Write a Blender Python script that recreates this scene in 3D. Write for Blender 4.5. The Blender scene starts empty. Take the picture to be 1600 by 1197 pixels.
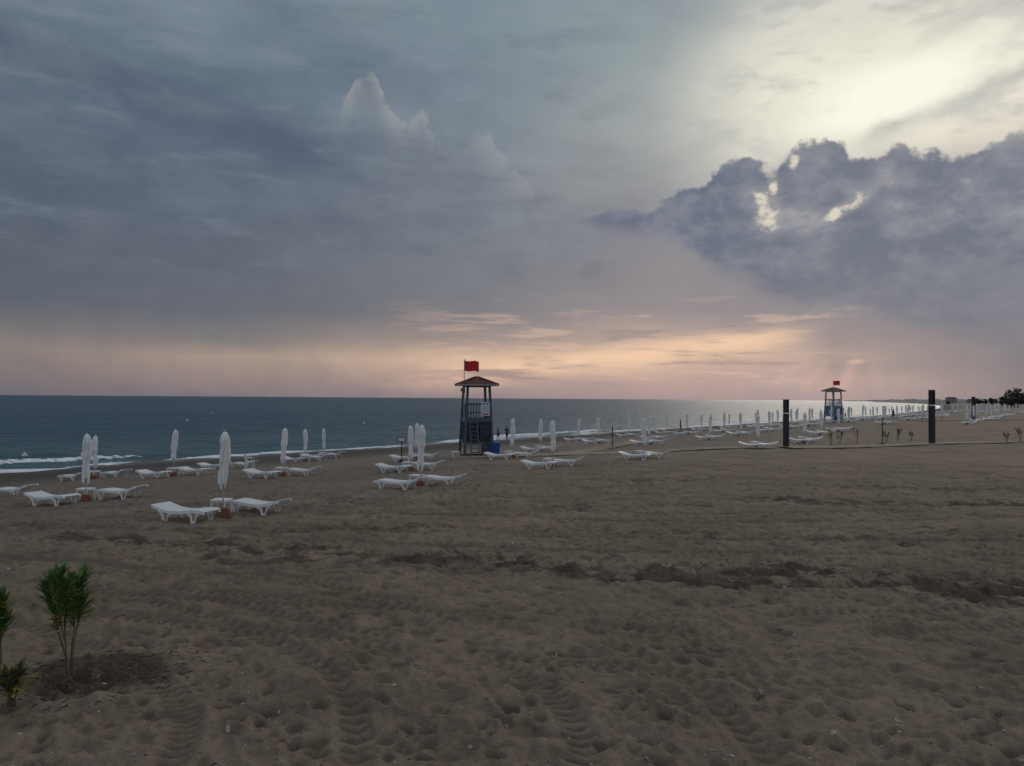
import bpy, bmesh, math, random
import numpy as np
from mathutils import Vector, Matrix
rng = np.random.default_rng(7); random.seed(7)
scene = bpy.context.scene
scene.view_settings.view_transform = 'Standard'
scene.view_settings.look = 'None'
scene.view_settings.exposure = 0

def lin(c):
    o = []
    for v in c:
        v = v/255.0
        o.append(v/12.92 if v <= 0.04045 else ((v+0.055)/1.055)**2.4)
    return (o[0], o[1], o[2], 1.0)

# ------------------------------------------------------------ node helpers
class S:
    nt = None
    def __init__(s, sock): s.k = sock
    def __add__(a, b): return M('ADD', a, b)
    __radd__ = __add__
    def __sub__(a, b): return M('SUBTRACT', a, b)
    def __rsub__(a, b): return M('SUBTRACT', b, a)
    def __mul__(a, b): return M('MULTIPLY', a, b)
    __rmul__ = __mul__
    def __truediv__(a, b): return M('DIVIDE', a, b)
def put(inp, v):
    if isinstance(v, S): S.nt.links.new(v.k, inp)
    else: inp.default_value = v
def M(op, a, b=None, c=None, clamp=False):
    n = S.nt.nodes.new('ShaderNodeMath'); n.operation = op; n.use_clamp = clamp
    put(n.inputs[0], a)
    if b is not None: put(n.inputs[1], b)
    if c is not None: put(n.inputs[2], c)
    return S(n.outputs[0])
def sst(x, lo, hi, a=0.0, b=1.0):
    n = S.nt.nodes.new('ShaderNodeMapRange'); n.interpolation_type = 'SMOOTHSTEP'
    put(n.inputs[0], x)
    if lo > hi: lo, hi, a, b = hi, lo, b, a
    n.inputs[1].default_value = lo; n.inputs[2].default_value = hi
    n.inputs[3].default_value = a; n.inputs[4].default_value = b
    return S(n.outputs[0])
def ramp(x, pts, col=True, interp='LINEAR'):
    n = S.nt.nodes.new('ShaderNodeValToRGB'); put(n.inputs[0], x)
    cr = n.color_ramp; cr.interpolation = interp
    pts = sorted(pts, key=lambda p: p[0])
    while len(cr.elements) < len(pts): cr.elements.new(0.5)
    for i, (p, c) in enumerate(pts):
        cr.elements[i].position = min(max(p, 0), 1)
    for i, (p, c) in enumerate(pts):
        cr.elements[i].color = c if col else (c, c, c, 1)
    return S(n.outputs[0])
def mix(f, a, b, mode='MIX'):
    n = S.nt.nodes.new('ShaderNodeMix'); n.data_type = 'RGBA'; n.blend_type = mode
    n.clamp_factor = True
    put(n.inputs[0], f); put(n.inputs[6], a); put(n.inputs[7], b)
    return S(n.outputs[2])
def vscale(v, sc):
    n = S.nt.nodes.new('ShaderNodeMapping'); put(n.inputs[0], v)
    n.inputs['Scale'].default_value = sc
    return S(n.outputs[0])
def vmap(v, loc, rot, sc):
    n = S.nt.nodes.new('ShaderNodeMapping'); put(n.inputs[0], v)
    n.inputs['Location'].default_value = loc
    n.inputs['Rotation'].default_value = rot
    n.inputs['Scale'].default_value = sc
    return S(n.outputs[0])
def noise(v, scale, detail=4, rough=0.5, dist=0.0):
    n = S.nt.nodes.new('ShaderNodeTexNoise')
    put(n.inputs['Vector'], v); n.inputs['Scale'].default_value = scale
    n.inputs['Detail'].default_value = detail; n.inputs['Roughness'].default_value = rough
    n.inputs['Distortion'].default_value = dist
    return S(n.outputs[0])
def attr(name):
    n = S.nt.nodes.new('ShaderNodeAttribute'); n.attribute_name = name
    return S(n.outputs['Fac'])
def newmat(name):
    m = bpy.data.materials.new(name); m.use_nodes = True
    S.nt = m.node_tree
    return m, m.node_tree.nodes['Principled BSDF']
def objco():
    n = S.nt.nodes.new('ShaderNodeTexCoord'); return S(n.outputs['Object'])
def bump(bsdf, h, strength, dist):
    n = S.nt.nodes.new('ShaderNodeBump'); put(n.inputs['Height'], h)
    n.inputs['Strength'].default_value = strength; n.inputs['Distance'].default_value = dist
    S.nt.links.new(n.outputs[0], bsdf.inputs['Normal'])
def simple(name, col, rough=0.6, var=0.15, scale=6, metal=0.0):
    m, b = newmat(name)
    n = noise(objco(), scale, 3, 0.6)
    c = (col[0], col[1], col[2], 1)
    d = (col[0]*(1-var*2), col[1]*(1-var*2), col[2]*(1-var*2), 1)
    put(b.inputs['Base Color'], mix(sst(n, 0.35, 0.65), d, c))
    b.inputs['Roughness'].default_value = rough
    b.inputs['Metallic'].default_value = metal
    bump(b, n, 0.15, 0.01)
    return m

# ------------------------------------------------------------ terrain maths
SU = (0.58, 0.815)          # along-shore direction, seaward normal = (-0.815, 0.58)
SEA = -2.0
def sq(X, Y):
    s = SU[0]*X+SU[1]*Y; q = -0.815*X+0.58*Y
    off = 133*np.clip((s-300)/1158, 0, 3)**1.5
    return s, q-off
def smooth(t):
    t = np.clip(t, 0, 1); return t*t*(3-2*t)
QX = [-4000, -400, -100, 0, 14, 20, 28, 33, 38, 45, 61.5, 95, 300]
QZ = [30, 4, .3, 0, 0, .03, -.3, -.52, -.8, -1.25, -2.0, -4, -9]
def gz(X, Y):
    X = np.asarray(X, float); Y = np.asarray(Y, float)
    s, q = sq(X, Y)
    z = np.interp(q, QX, QZ)
    z = z+0.5*smooth((s-60)/70)*(1-smooth((q-28)/22))*smooth((q+50)/30)
    z = z+0.04*np.sin(X*0.31+Y*0.17)+0.03*np.sin(X*0.13-Y*0.41+2)
    return z
def gzs(x, y): return float(gz(x, y))

# fine height map
CX0, CX1, CY0, CY1, CS = -28.0, 36.0, 3.5, 44.0, 0.04
nx = int((CX1-CX0)/CS); ny = int((CY1-CY0)/CS)
def fftnoise(lo, hi, beta):
    w = rng.standard_normal((ny, nx))
    F = np.fft.rfft2(w)
    ky = np.fft.fftfreq(ny, CS)[:, None]; kx = np.fft.rfftfreq(nx, CS)[None, :]
    k = np.sqrt(kx*kx+ky*ky)+1e-9
    f = k**(-beta)*np.exp(-(k*lo)**2)*(1-np.exp(-(k*hi)**2))
    r = np.fft.irfft2(F*f, s=(ny, nx)); r /= r.std()
    return r
H = 0.024*fftnoise(0.25, 4.0, 1.0)+0.010*fftnoise(0.08, 0.6, 0.6)
dens = fftnoise(1.5, 12, 1.0)
# footprints
NF = 26000
fx = rng.uniform(CX0+1, CX1-1, NF); fy = CY0+1+(CY1-CY0-2)*rng.uniform(0, 1, NF)**1.15
for i in range(NF):
    ci = int((fx[i]-CX0)/CS); cj = int((fy[i]-CY0)/CS)
    if dens[cj, ci] < rng.normal(-0.6, 0.8): continue
    r = 8
    i0, i1, j0, j1 = max(ci-r, 0), min(ci+r, nx), max(cj-r, 0), min(cj+r, ny)
    yy, xx = np.mgrid[j0:j1, i0:i1]
    dx = CX0+xx*CS-fx[i]; dy = CY0+yy*CS-fy[i]
    a = rng.uniform(0, math.pi); ca, sa = math.cos(a), math.sin(a)
    u = (dx*ca+dy*sa)/rng.uniform(.10, .15); v = (-dx*sa+dy*ca)/rng.uniform(.055, .085)
    e = u*u+v*v
    H[j0:j1, i0:i1] += rng.uniform(.025, .065)*(-np.exp(-e*1.1)+0.45*np.exp(-(np.sqrt(e)-1.45)**2*5))
# tyre tracks
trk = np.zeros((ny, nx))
def track(pts, width=.28, gauge=1.7, depth=.03):
    P = np.array(pts, float)
    T = []
    for k in range(len(P)-1):
        p0 = P[max(k-1, 0)]; p1 = P[k]; p2 = P[k+1]; p3 = P[min(k+2, len(P)-1)]
        for t in np.linspace(0, 1, 80, endpoint=False):
            T.append(.5*((2*p1)+(-p0+p2)*t+(2*p0-5*p1+4*p2-p3)*t*t+(-p0+3*p1-3*p2+p3)*t**3))
    T = np.array(T); d = np.gradient(T, axis=0); L = np.hypot(d[:, 0], d[:, 1]); nrm = np.stack([-d[:, 1]/L, d[:, 0]/L], 1)
    arc = np.cumsum(L)
    for side in (-1, 1):
        C = T+nrm*side*gauge/2
        best = np.full((ny, nx), 9.0, np.float32); ba = np.zeros((ny, nx), np.float32); bs = np.zeros((ny, nx), np.float32)
        for k in range(len(C)):
            ci = int((C[k, 0]-CX0)/CS); cj = int((C[k, 1]-CY0)/CS); r = 10
            if ci < r or cj < r or ci > nx-r or cj > ny-r: continue
            yy, xx = np.mgrid[cj-r:cj+r, ci-r:ci+r]
            dx = CX0+xx*CS-C[k, 0]; dy = CY0+yy*CS-C[k, 1]
            lat = dx*nrm[k, 0]+dy*nrm[k, 1]; lon = dx*d[k, 0]/L[k]+dy*d[k, 1]/L[k]
            dd = np.hypot(dx, dy)
            sl = (slice(cj-r, cj+r), slice(ci-r, ci+r))
            m = dd < best[sl]
            best[sl] = np.where(m, dd, best[sl]); ba[sl] = np.where(m, arc[k]+lon, ba[sl]); bs[sl] = np.where(m, lat, bs[sl])
        ok = best < .38
        u = bs/(width/2)
        prof = -depth*np.exp(-u**4)+depth*.7*np.exp(-(np.abs(u)-1.35)**2*10)
        tread = .022*np.sin((ba+np.abs(bs)*.6)*2*math.pi/.21)*np.exp(-u**4)
        keep = smooth(dens*.6+1.0)
        H[ok] = (H*(1-.8*np.exp(-u**4)*keep)+(prof+tread)*keep)[ok]
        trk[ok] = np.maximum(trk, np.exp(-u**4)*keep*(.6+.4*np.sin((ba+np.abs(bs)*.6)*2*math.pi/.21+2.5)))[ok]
track([(-5.5, 14.5), (-2.1, 12.3), (0.2, 10.9), (1.3, 9.4), (1.6, 7.0), (1.4, 4.6)], depth=.024, width=.34)
track([(-12, 15), (-6.6, 12.3), (-4.2, 10.6), (-2.6, 8.6), (-2.0, 5)], depth=.024, width=.34)
track([(24, 21), (12, 15.5), (4, 13.5), (-3, 13.6), (-10, 15.5), (-20, 19)], depth=.03, width=.36)
track([(34, 30), (20, 25), (8, 23), (-4, 24), (-14, 20.5)], depth=.04, width=.42)
track([(30, 22), (18, 18.5), (8, 18.5), (-2, 19), (-12, 22)], depth=.04, width=.42)
track([(12, 12.5), (7, 11.2), (3.5, 10.5), (-.5, 11.4), (-6, 13)], depth=.022, width=.34)
damp = np.zeros((ny, nx))
gy, gx = np.mgrid[0:ny, 0:nx]; GX = CX0+gx*CS; GY = CY0+gy*CS
wob = fftnoise(1.0, 10, 1.2); brk = fftnoise(.35, 3, .8)
def band(pts, wd, st):
    global damp, H
    P = np.array(pts); yc = np.interp(GX, P[:, 0], P[:, 1])+.35*wob
    e = np.exp(-((GY-yc)/(wd*(1+.45*brk.clip(-1.4, 2))))**2)*np.interp(GX, [P[0, 0]-1, P[0, 0]+2, P[-1, 0]-2, P[-1, 0]+1], [0, 1, 1, 0])
    e = e*smooth(.85+.45*brk)
    damp = np.maximum(damp, e*st); H -= .02*e*np.abs(dens).clip(0, 1.2)
    H += .025*e*brk
band([(-12, 18.8), (-6, 17.4), (-2, 16.3), (1, 15.9), (4, 15.9)], .6, .75)
band([(0, 16.1), (2.6, 15.9), (4.6, 15.8), (7.5, 16.2)], .65, 1.0)
band([(4.5, 15.9), (8, 15.0), (12, 14.6), (20, 14.5)], .85, 1.0)
band([(6, 14.6), (9, 13.9), (13, 13.4), (20, 13.3)], .5, .7)
band([(7, 27), (12, 26.5), (18, 26.4), (30, 27)], .8, .8)
band([(-20, 23), (-10, 20), (0, 20.5), (9, 19.5), (20, 20)], .6, .45)
band([(-28, 30), (-12, 25), (0, 26), (9, 25)], .7, .4)
band([(2, 33), (12, 31), (24, 32), (36, 33)], .9, .45)
r2 = (GX+5.0)**2*.8+(GY-9.7)**2
damp = np.maximum(damp, np.exp(-(r2/.62)**2)*1.0)
H += .05*np.exp(-r2/.5)
def samp(A, X, Y):
    u = (X-CX0)/CS; v = (Y-CY0)/CS
    ok = (u > 0) & (v > 0) & (u < nx-2) & (v < ny-2)
    u = np.clip(u, 0, nx-2.001); v = np.clip(v, 0, ny-2.001)
    i = u.astype(int); j = v.astype(int); fu = u-i; fv = v-j
    r = A[j, i]*(1-fu)*(1-fv)+A[j, i+1]*fu*(1-fv)+A[j+1, i]*(1-fu)*fv+A[j+1, i+1]*fu*fv
    edge = np.clip(np.minimum.reduce([u, v, nx-2-u, ny-2-v])/40, 0, 1)
    return np.where(ok, r*edge, 0)

def polar_mesh(name, rs, angs, zf, attrs, keep=None):
    R, A = np.meshgrid(rs, angs, indexing='ij')
    X = R*np.sin(A); Y = R*np.cos(A)
    Z, at = zf(X, Y)
    nr, na = R.shape
    co = np.stack([X, Y, Z], -1).reshape(-1, 3).astype(np.float32)
    i, j = np.meshgrid(np.arange(nr-1), np.arange(na), indexing='ij')
    j2 = (j+1) % na
    f = np.stack([i*na+j, i*na+j2, (i+1)*na+j2, (i+1)*na+j], -1).reshape(-1, 4)[:, ::-1]
    if keep is not None:
        k = keep(X, Y).reshape(-1); f = f[k[f].any(1)]
    me = bpy.data.meshes.new(name)
    me.vertices.add(len(co)); me.vertices.foreach_set('co', co.ravel())
    me.loops.add(len(f)*4); me.loops.foreach_set('vertex_index', f.ravel().astype(np.int32))
    me.polygons.add(len(f)); me.polygons.foreach_set('loop_start', np.arange(len(f), dtype=np.int32)*4)
    me.polygons.foreach_set('loop_total', np.full(len(f), 4, np.int32))
    me.polygons.foreach_set('use_smooth', np.ones(len(f), bool))
    me.update(calc_edges=True)
    for k, v in at.items():
        a = me.attributes.new(k, 'FLOAT', 'POINT'); a.data.foreach_set('value', v.astype(np.float32).ravel())
    ob = bpy.data.objects.new(name, me); scene.collection.objects.link(ob)
    return ob
def geo(a, b, f):
    n = int(math.log(b/a)/math.log(f)); return list(a*f**np.arange(n))
def angles(half, fine, coarse):
    d = list(np.arange(-half, half, fine)); c = list(np.arange(half, 360-half, coarse))
    return np.radians(np.array(d+c))

# ------------------------------------------------------------ ground
def ground_f(X, Y):
    z = gz(X, Y)+samp(H, X, Y)
    s, q = sq(X, Y)
    far = smooth((np.hypot(X, Y)-36)/8)
    z = z+far*(.04*np.sin(X*1.7+3*np.sin(Y*.6))*np.sin(Y*1.3+2*np.sin(X*.5)))*(np.hypot(X, Y) < 250)
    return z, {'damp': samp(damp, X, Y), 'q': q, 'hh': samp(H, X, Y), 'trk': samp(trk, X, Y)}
rs = [0.02]+geo(.5, 4, 1.15)+geo(4, 45, 1.0048)+geo(45, 220, 1.012)+geo(220, 14000, 1.07)
ground = polar_mesh('beach_sand', np.array(rs), angles(42, .1, 2.0), ground_f, None)
m, b = newmat('sand')
o = objco()
n1 = noise(o, .35, 4, .6); n2 = noise(o, 3.0, 5, .65); n3 = noise(o, 45, 3, .7); n4 = noise(o, 160, 1, .6)
n5 = noise(o, 9.0, 4, .7)
n6 = noise(vmap(o, (3, 1, 0), (0, 0, math.radians(-12)), (.16, .75, 1)), 1.0, 5, .68)
c = mix(sst(n1, .35, .65), (.262, .194, .138, 1), (.345, .262, .188, 1))
c = mix(sst(n2, .4, .68)*.6, c, (.205, .152, .110, 1))
c = mix(sst(n6, .50, .66)*.5, c, (.165, .120, .088, 1))
c = mix(sst(n5, .5, .72)*.5, c, (.155, .114, .084, 1))
q = attr('q')
c = mix(sst(q + (n2-.5)*10.0, 14, 32)*.7, c, (.205, .172, .145, 1))
c = mix(sst(n3, .58, .72)*.5, c, (.44, .37, .29, 1))
c = mix(sst(n3, .42, .30)*.65, c, (.085, .064, .048, 1))
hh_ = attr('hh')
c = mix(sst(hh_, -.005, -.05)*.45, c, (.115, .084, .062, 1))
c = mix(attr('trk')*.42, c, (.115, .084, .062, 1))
c = mix(sst(q + (n1-.5)*10.0, 40, 52)*.86, c, (.070, .064, .060, 1))
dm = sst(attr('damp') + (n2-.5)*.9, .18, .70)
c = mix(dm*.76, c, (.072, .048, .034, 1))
c = mix(sst(q, -60, -120), c, (.06, .075, .03, 1))
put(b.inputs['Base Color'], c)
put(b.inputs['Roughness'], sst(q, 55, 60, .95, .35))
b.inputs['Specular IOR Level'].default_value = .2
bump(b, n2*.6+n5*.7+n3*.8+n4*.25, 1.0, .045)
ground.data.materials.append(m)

# ------------------------------------------------------------ sea
def sea_f(X, Y):
    s, q = sq(X, Y); w = q-61.5
    R = np.hypot(X, Y); amp = np.clip(1-R/900, 0, 1)
    z = np.full(X.shape, SEA)
    for k in range(14):
        a = 2.53+rng.normal(0, .45); L = rng.uniform(1.6, 9); ph = rng.uniform(0, 6.28)
        z = z+amp*.0060*L**.8*np.sin((X*math.cos(a)+Y*math.sin(a))*2*math.pi/L+ph+1.2*np.sin(s*.09+k))
    wc = 4.6+1.3*np.sin(s*.055)+.7*np.sin(s*.21+1)
    md = .25+.75*smooth(.5+.6*np.sin(s*.075+.6)+.3*np.sin(s*.23))
    z = z+.30*md*np.exp(-((w-wc)/.8)**2)*(R < 600)
    wc2 = 13+2*np.sin(s*.04+2)
    z = z+.14*np.exp(-((w-wc2)/1.6)**2)*(R < 600)
    edge = -.4+.9*np.sin(s*.17)+.6*np.sin(s*.41+1)
    foam = np.exp(-((w-edge-.4)/1.9)**2)*1.15
    foam = np.maximum(foam, md*.80*np.exp(-((w-wc+.7)/.9)**2))
    foam = np.maximum(foam, .42*(w > -1)*(w < 6)*md)
    foam = np.maximum(foam, .24*np.exp(-((w-wc2)/1.5)**2))
    foam = foam*np.clip(1.25-R/700, .3, 1)
    return z, {'foam': foam, 'w': w}
rs = geo(8, 40, 1.08)+geo(40, 320, 1.006)+geo(320, 60000, 1.06)
sea = polar_mesh('sea', np.array(rs), angles(42, .14, 3.0), sea_f, None, keep=lambda X, Y: sq(X, Y)[1] > 50)
m, b = newmat('sea_water')
o = objco()
ov = vmap(o, (0, 0, 0), (0, 0, math.radians(-35)), (.55, 1.0, 1))
a1 = noise(ov, .9, 4, .6, .4); a2 = noise(ov, .16, 4, .6); a3 = noise(o, 3.0, 2, .6)
a4 = noise(vmap(o, (0, 0, 0), (0, 0, math.radians(-5)), (.02, .12, 1)), 1.0, 4, .6)
fo = attr('foam')
fm = sst(fo + (noise(o, 1.6, 5, .7)-.5)*1.1, .5, .66)
wv = attr('w')
base = mix(sst(wv, 0, 60), (.062, .118, .135, 1), (.022, .072, .108, 1))
base = mix(sst(a2, .35, .65)*.5, base, (.038, .094, .128, 1))
base = mix(sst(a4, .48, .62)*.45, base, (.014, .045, .072, 1))
put(b.inputs['Base Color'], mix(fm, base, (.82, .84, .86, 1)))
put(b.inputs['Roughness'], fm*.5+.38)
b.inputs['IOR'].default_value = 1.33
b.inputs['Specular IOR Level'].default_value = .36
bump(b, a1*.6+a2*1.2+a3*.12, 1.0, 1.3)
sea.data.materials.append(m)

# ------------------------------------------------------------ mesh builder
class MB:
    def __init__(s): s.v = []; s.f = []; s.m = []
    def add(s, vs, fs, mi=0):
        b = len(s.v); s.v += [tuple(v) for v in vs]
        s.f += [tuple(b+i for i in f) for f in fs]; s.m += [mi]*len(fs)
    def box(s, c, sz, mi=0, rot=None, taper=1.0):
        hx, hy, hz = sz[0]/2, sz[1]/2, sz[2]/2
        vs = []
        for z in (-1, 1):
            t = taper if z > 0 else 1
            for x, y in ((-1, -1), (1, -1), (1, 1), (-1, 1)):
                v = Vector((x*hx*t, y*hy*t, z*hz))
                if rot is not None: v = rot @ v
                vs.append(v+Vector(c))
        s.add(vs, [(3, 2, 1, 0), (4, 5, 6, 7), (0, 1, 5, 4), (1, 2, 6, 5), (2, 3, 7, 6), (3, 0, 4, 7)], mi)
    def tube(s, pts, rad, seg=6, mi=0, flat=1.0):
        pts = [Vector(p) for p in pts]
        if not hasattr(rad, '__len__'): rad = [rad]*len(pts)
        vs = []; fs = []
        for i, p in enumerate(pts):
            d = (pts[min(i+1, len(pts)-1)]-pts[max(i-1, 0)]).normalized()
            up = Vector((0, 0, 1)) if abs(d.z) < .9 else Vector((0, 1, 0))
            a = d.cross(up).normalized(); bb = a.cross(d).normalized()
            for k in range(seg):
                t = 2*math.pi*(k+.5)/seg
                vs.append(p+a*math.cos(t)*rad[i]+bb*math.sin(t)*rad[i]*flat)
        for i in range(len(pts)-1):
            for k in range(seg):
                k2 = (k+1) % seg
                fs.append((i*seg+k, i*seg+k2, (i+1)*seg+k2, (i+1)*seg+k))
        fs.append(tuple(range(seg))[::-1]); fs.append(tuple((len(pts)-1)*seg+k for k in range(seg)))
        s.add(vs, fs, mi)
    def beam(s, p, q, w, mi=0): s.tube([p, q], w*.7071, 4, mi)
    def mesh(s, name, mats, smooth_=False):
        me = bpy.data.meshes.new(name); me.from_pydata(s.v, [], s.f)
        for mt in mats: me.materials.append(mt)
        me.polygons.foreach_set('material_index', s.m)
        me.polygons.foreach_set('use_smooth', [smooth_]*len(s.f))
        me.update(); return me
def place(name, me, loc=(0, 0, 0), rz=0, sc=1, parent=None, rot=None):
    ob = bpy.data.objects.new(name, me); scene.collection.objects.link(ob)
    ob.location = loc; ob.rotation_euler = rot if rot else (0, 0, rz)
    ob.scale = (sc, sc, sc) if not hasattr(sc, '__len__') else sc
    if parent: ob.parent = parent
    return ob

white = simple('white_plastic', (.80, .81, .82), .45, .04, 9)
canvas, b = newmat('umbrella_canvas')
o = objco(); n = noise(vscale(o, (14, 14, 1.5)), 1, 3, .6)
put(b.inputs['Base Color'], mix(sst(n, .3, .7), (.72, .72, .72, 1), (.85, .85, .84, 1)))
b.inputs['Roughness'].default_value = .9
bump(b, n, .4, .02)
pole_m = simple('pole_metal', (.42, .42, .43), .4, .1, 9, .3)
terra = simple('terracotta', (.24, .09, .055), .85, .15, 12)
steel = simple('tower_painted_steel', (.085, .11, .14), .6, .18, 5)
steel_d = simple('tower_dark_panel', (.03, .036, .045), .7, .2, 4)
roof_m = simple('roof_red_brown', (.13, .045, .038), .8, .2, 3)
trim_m = simple('roof_trim_pale', (.36, .33, .32), .8, .1, 8)
red = simple('flag_red', (.62, .018, .02), .8, .08, 5)
blue = simple('blue_plastic', (.02, .06, .26), .5, .15, 5)
paper = simple('sign_white', (.62, .64, .68), .6, .05, 5)
signblue = simple('sign_print_blue', (.12, .18, .38), .6, .05, 5)
signred = simple('sign_print_red', (.5, .06, .06), .6, .05, 5)
dark = simple('post_dark', (.022, .022, .025), .5, .2, 5)
glassy = simple('lamp_diffuser', (.35, .35, .34), .4, .1, 5)
wood = simple('boardwalk_wood', (.38, .30, .21), .85, .2, 2)
bark = simple('bark', (.16, .11, .07), .9, .2, 20)
def leafmat(name, c1, c2, sc=4):
    m, b = newmat(name); n = noise(objco(), sc, 3, .6)
    put(b.inputs['Base Color'], mix(sst(n, .35, .65), c1, c2)); b.inputs['Roughness'].default_value = .55
    return m
leaf = leafmat('oleander_leaf', (.055, .125, .03, 1), (.11, .22, .055, 1), 8)
leafy = leafmat('oleander_leaf_yellow', (.36, .28, .03, 1), (.22, .22, .04, 1), 8)
leafd = leafmat('sapling_leaf_dull', (.07, .08, .04, 1), (.12, .12, .06, 1), 8)
treeleaf = leafmat('tree_foliage', (.012, .025, .012, 1), (.035, .055, .025, 1), .4)

# lounger : local x = length (head at +x)
def lounger_mesh():
    mb = MB()
    px = [-.88, -.74, -.46, -.14, .18, .42, .65, .88]
    pz = [.31, .345, .335, .295, .285, .31, .37, .44]
    xs = np.linspace(-.88, .88, 27)
    zf = lambda x: float(np.interp(x, px, pz))
    for sy in (-1, 1):
        pts = [(x, sy*.31, zf(x)) for x in xs]
        vs = []; fs = []
        for (x, y, z) in pts:
            h = .07
            for dy, dz in ((-.025, -h), (.025, -h), (.025, .012), (-.025, .012)): vs.append((x, y+dy, z+dz))
        for i in range(len(pts)-1):
            for k in range(4): fs.append((i*4+k, i*4+(k+1) % 4, i*4+4+(k+1) % 4, i*4+4+k))
        fs += [(3, 2, 1, 0), tuple(len(pts)*4-4+k for k in range(4))]
        mb.add(vs, fs)
        for x0, sp in ((-.55, .19), (.40, .23)):
            for sgn in (-1, 1):
                xt = x0+sgn*sp
                mb.tube([(xt, sy*.31, zf(xt)-.05), (x0+sgn*sp*.42, sy*.315, .17), (x0+sgn*.035, sy*.33, 0)], [.042, .034, .03], 5)
            mb.box((x0, sy*.33, .02), (.12, .05, .04))
    for i in range(23):
        x = -.85+i*.0773; dz = (zf(x+.03)-zf(x-.03))/.06
        mb.box((x, 0, zf(x)), (.060, .60, .016), 0, Matrix.Rotation(-math.atan(dz), 3, 'Y'))
    return mb.mesh('sun_lounger', [white])
def table_mesh():
    mb = MB()
    mb.box((0, 0, .43), (.46, .46, .03)); mb.box((0, 0, .395), (.42, .42, .03))
    for sx in (-1, 1):
        for sy in (-1, 1): mb.tube([(sx*.18, sy*.18, .40), (sx*.21, sy*.21, 0)], [.03, .022], 5)
    return mb.mesh('side_table', [white])
def umbrella_mesh(seed):
    r = random.Random(seed); mb = MB()
    mb.tube([(0, 0, 0), (0, 0, 2.36)], .022, 8, 1)
    mb.tube([(0, 0, 2.33), (0, 0, 2.40), (0, 0, 2.44)], [.03, .026, .006], 8, 1)
    mb.box((0, 0, .11), (.34, .34, .22), 2, None, .86); mb.box((0, 0, .235), (.20, .20, .03), 2)
    bot = r.uniform(.68, .88)
    zs = [2.37, 2.34, 2.28, 2.18, 2.08, 1.95, 1.8, 1.6, 1.4, 1.22, 1.08, (bot+1)/2, bot+.06, bot]
    ra = [.02, .06, .095, .118, .122, .118, .122, .12, .108, .10, .10, .098, .085, .06]
    seg = 40; ph = r.uniform(0, 6); tie = r.choice([1.25, 1.45, 1.9])
    vs = []; fs = []
    lean = (r.uniform(-.03, .03), r.uniform(-.03, .03)); side = r.uniform(0, 6.28)
    for i, (z, rr) in enumerate(zip(zs, ra)):
        rr *= 1-.25*math.exp(-((z-tie)/.07)**2); rr *= r.uniform(.92, 1.08)
        for k in range(seg):
            t = 2*math.pi*k/seg
            fold = 1+.26*math.cos(8*t+ph+1.3*math.sin(z*2.2))*min(1, (2.4-z)*3)+.10*math.cos(3*t+z*3)+r.uniform(-.05, .05)
            fold *= 1+.18*math.cos(t-side)*math.sin(z*3.1)
            zz = z+(0 if i < len(zs)-2 else .10*math.sin(3*t+ph)+.05*math.cos(8*t))
            vs.append((rr*fold*math.cos(t)+lean[0]*math.sin(z*2), rr*fold*math.sin(t)+lean[1]*math.sin(z*2.5), zz))
    for i in range(len(zs)-1):
        for k in range(seg):
            k2 = (k+1) % seg; fs.append((i*seg+k, (i+1)*seg+k, (i+1)*seg+k2, i*seg+k2))
    fs.append(tuple(range(seg)))
    mb.add(vs, fs, 0)
    return mb.mesh('beach_umbrella', [canvas, pole_m, terra])
LM = lounger_mesh(); TM = table_mesh(); UM = [umbrella_mesh(i) for i in range(7)]
AX = math.atan2(.36, -.93)   # lounger heading, roughly seaward
AL = (.60, .80)              # pairs stand side by side along the shore
def bed_set(X, Y, umb=True, jit=.05, beds=2):
    r = random
    h = AX+r.gauss(0, jit)
    hd = (math.cos(h), math.sin(h)); al = AL
    for k, sg in enumerate((-1, 1)[:beds]):
        x = X+sg*al[0]*.92+hd[0]*r.uniform(-.1, .1); y = Y+sg*al[1]*.92+hd[1]*r.uniform(-.1, .1)
        if sg < 0: x -= .15
        else: x += .2
        face = h if sg < 0 else h+math.pi
        if r.random() < .12: face += math.pi
        face += r.gauss(0, .06)
        e = .7; sl = (gzs(x+math.cos(face)*e, y+math.sin(face)*e)-gzs(x-math.cos(face)*e, y-math.sin(face)*e))/(2*e)
        place('sun_lounger', LM, (x, y, gzs(x, y)-.01), rot=(0, -math.atan(sl), face))
    if umb:
        place('beach_umbrella', r.choice(UM), (X, Y, gzs(X, Y)-.02), rot=(r.gauss(0, .012), r.gauss(0, .012), r.uniform(0, 6.28)), sc=(1, 1, r.uniform(.98, 1.03)))
    tx = X+hd[0]*.35+al[0]*.25; ty = Y+hd[1]*.35+al[1]*.25
    place('side_table', TM, (tx, ty, gzs(tx, ty)-.01), h+r.gauss(0, .2))
sets = [(-8.1, 22.2), (-14.7, 27.3), (-22.3, 42.2), (-17.2, 40.2), (-11.0, 38.0), (-14.9, 57.0), (-14.9, 62.5),
        (-3.45, 30.0), (-5.2, 40.5), (-6.1, 50.5), (0.05, 47.5), (2.05, 39.3), (2.2, 58.5), (7.6, 45.2), (11.1, 63.5),
        (17.2, 55), (23.8, 64)]
for p in sets: bed_set(*p)
bed_set(-18.2, 50.5, umb=False)
bed_set(-20.9, 31.3, umb=False)
for qrow, s0, sp in ((19.5, 78, 10.5), (27.5, 69, 9.6), (34, 62, 10), (42, 72, 11), (11, 118, 9.0), (3, 128, 9.0)):
    s = s0
    while s < 330:
        qq = qrow+random.gauss(0, .35); ss = s+random.gauss(0, .5)
        X = .58*ss-.815*qq; Y = .815*ss+.58*qq
        if random.random() < (.95 if s < 200 else .8): bed_set(X, Y)
        s += sp*(1 if s < 200 else 1.25)

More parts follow.
